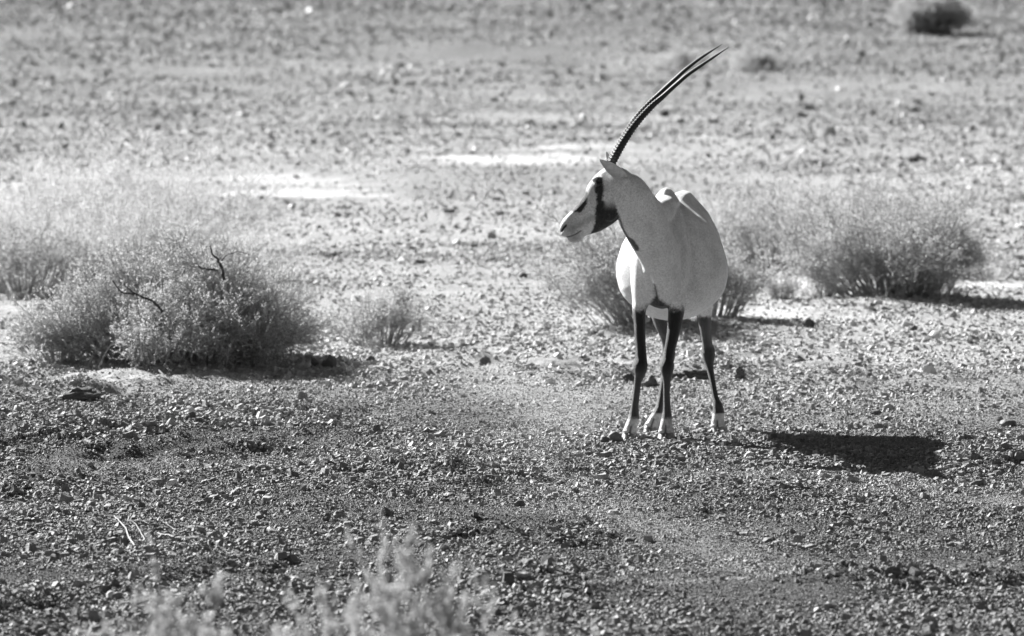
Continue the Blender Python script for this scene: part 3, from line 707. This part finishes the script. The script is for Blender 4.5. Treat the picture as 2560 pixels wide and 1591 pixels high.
# horns
m_horn, t, b = mat('horn', .025, .55, .35)
t.links.new(rng_map(t, noise(t, 90, 4, geo_pos(t)), .3, .7, .018, .045), b.inputs['Base Color'])
def horn(pts, radii, dpts):
    n = 420; A = catmull([(p[0], p[1], d) for p, d in zip(pts, dpts)], n); C_ = np.array([P(*a) for a in A])
    seg = np.linalg.norm(np.diff(C_, axis=0), axis=1); L = np.concatenate([[0], np.cumsum(seg)]); tt = L / L[-1]
    rr = np.interp(tt, *zip(*radii)) * 1.6e-3
    ph = L / .0125; ridge = (.5 + .5 * np.sin(ph * 2 * np.pi)) ** 1.5
    rr = rr * (1 + .26 * ridge * (1 - sm(.42, .58, tt)) * sm(.015, .04, tt))
    tg = np.gradient(C_, axis=0); tg /= np.linalg.norm(tg, axis=1, keepdims=True)
    rings = []
    for k in range(n):
        Bv = np.array([0, 1., 0]); Bv -= tg[k] * (Bv @ tg[k]); Bv /= np.linalg.norm(Bv); Av = np.cross(tg[k], Bv)
        ph_ = PHI[::2]
        rings.append(C_[k] + rr[k] * (np.outer(np.cos(ph_), Av) + np.outer(np.sin(ph_), Bv)))
    V, Q, T = ring_loft(rings)
    child(new_mesh('horn', V, [Q, T], m_horn, smooth=True))
near = [(1524, 422), (1529, 410), (1552, 367), (1577, 327), (1603, 294), (1631, 264.5), (1655, 244), (1677, 224), (1698, 205.5), (1720, 187), (1753, 164), (1786, 142), (1824, 117)]
farh = [(1521, 420), (1526, 408), (1549, 365.5), (1573, 325), (1597, 290), (1622, 262), (1643, 241), (1665.5, 219), (1687.5, 199), (1709, 179), (1731, 161), (1757, 142), (1806, 110.5)]
RR = [(0, 9.0), (.1, 8.9), (.25, 8.2), (.42, 7.0), (.6, 5.4), (.75, 4.6), (.88, 3.2), (.97, 1.2), (1, .3)]
horn(near, RR, np.linspace(-.28, -.33, 13)); horn(farh, RR, np.linspace(-.243, -.20, 13))
# ears
m_ear, t, b = mat('ear_fur', .62, .85, .15)
t.links.new(rng_map(t, noise(t, 60, 3, geo_pos(t)), .3, .7, .5, .72), b.inputs['Base Color'])
bump(t, b, noise(t, 300, 2, geo_pos(t)), .4, .003)
def ear(base, tip, y0, y1, hw, open_, bend=0):
    n, K = 26, 15; B0, T0 = P(*base, y0), P(*tip, y1); ax = T0 - B0; L = np.linalg.norm(ax); ax /= L
    side = np.cross(ax, np.array([0, 1., 0])); side /= np.linalg.norm(side); nrm = np.cross(side, ax)
    if nrm[1] > 0 : nrm = -nrm
    Vo = []
    for s_ in (0, 1):
        for i in range(n):
            tt = i / (n - 1); wd = hw * (np.sin(min(1, (tt * .85 + .15)) * np.pi) ** .75) * (1 - .25 * tt) * (1 if tt < .999 else 0) + .0006
            for k in range(K):
                q = k / (K - 1) * 2 - 1; ang = q * open_
                p = B0 + ax * L * tt + side * (wd * np.sin(ang) / np.sin(open_) + bend * tt * tt) - nrm * wd * .55 * (np.cos(ang) - np.cos(open_)) 
                if s_: p = p - nrm * .0022
                Vo.append(p)
    V = np.array(Vo); g = np.arange(n * K).reshape(n, K)
    Q = np.stack([g[:-1, :-1], g[:-1, 1:], g[1:, 1:], g[1:, :-1]], -1).reshape(-1, 4); Q2 = Q[:, ::-1] + n * K
    e = np.concatenate([np.stack([g[:-1, 0], g[1:, 0], g[1:, 0] + n * K, g[:-1, 0] + n * K], -1), np.stack([g[1:, -1], g[:-1, -1], g[:-1, -1] + n * K, g[1:, -1] + n * K], -1)])
    child(new_mesh('ear', V, [Q, Q2, e], m_ear, smooth=True))
ear((1563, 448), (1499, 399), -.305, -.345, .026, 1.25, bend=0)
ear((1533, 425), (1516, 380), -.205, -.19, .012, 1.2)
# eyes
m_eye, t, b = mat('eye', .006, .08, .6)
for sgn in (-1, 1):
    c = P(1496.5, 462, HEAD_Y + sgn * .0505)
    ey = new_mesh('eye', ICO3 * .0105 + c, [ICO3F], m_eye, smooth=True); child(ey)
# tail, hanging behind the haunches
tl = [(1715, 560, .96, 9, .014), (1716, 620, 1.0, 7, .011), (1717, 690, 1.0, 5, .009), (1717, 730, .99, 9, .016), (1717, 765, .985, 10, .018), (1717, 788, .98, 3, .005)]
PARTS.clear(); ell_loft(tl, 30); V, Q, T = PARTS[0]
m_tail, t, b = mat('tail_hair', .05, .8, .2)
child(new_mesh('tail', V, [Q, T], m_tail, smooth=True))
# hooves: two toes each
m_hoof, t, b = mat('hoof', .5, .6, .3)
t.links.new(rng_map(t, noise(t, 70, 3, geo_pos(t)),   .3, .7, .22, .45), b.inputs['Base Color'])
def hoof(x0, xm, x1, ytop, ybot, y, lean=0):
    Vs, Qs, Ts, off = [], [], [], 0
    for (a, c) in ((x0, xm - .8), (xm + .8, x1)):
        mid = (a + c) / 2; hw = (c - a) / 2
        topx = mid * .62 + (xm + lean) * .38
        st = [(topx - 0, ytop - 14, y + .028, hw * .62, .020), (topx + (mid - topx) * .45, ytop - 4, y + .014, hw * .86, .027), (topx + (mid - topx) * .6, ytop + 2, y + .008, hw * .88, .0285), (topx + (mid - topx) * .65, ytop + 4, y + .006, hw * .80, .026), (topx + (mid - topx) * .8, (ytop + ybot) / 2 + 2, y - .006, hw * .93, .034), (mid, ybot - 1, y - .014, hw, .041), (mid, ybot + 1.5, y - .014, hw * .97, .040)]
        st = catmull(st, 22); rings = []
        for r in st:
            cs, sn = np.cos(PHI), np.sin(PHI); cs = np.sign(cs) * np.abs(cs) ** .8; 
            wfr = 1 - .28 * (sn < 0) * np.abs(sn)       # narrower at the toe
            cc_ = P(r[0], r[1], r[2]); s = S_(r[2])
            rings.append(np.stack([cc_[0] + cs * r[3] * s * wfr, cc_[1] + sn * r[4], np.full(len(PHI), cc_[2])], -1))
        V, Q, T = ring_loft(rings); Vs.append(V); Qs.append(Q + off); Ts.append(T + off); off += len(V)
    child(new_mesh('hoof', np.concatenate(Vs), [np.concatenate(Qs), np.concatenate(Ts)], m_hoof, smooth=True))
hoof(1553, 1571, 1592, 1080, 1099, -.03, 6)
hoof(1643, 1663, 1689, 1081, 1100, -.038, 2)
hoof(1775, 1793.5, 1817, 1066, 1085, .69, 1)
hoof(1606, 1622, 1645, 1069, 1087, .685, 12)
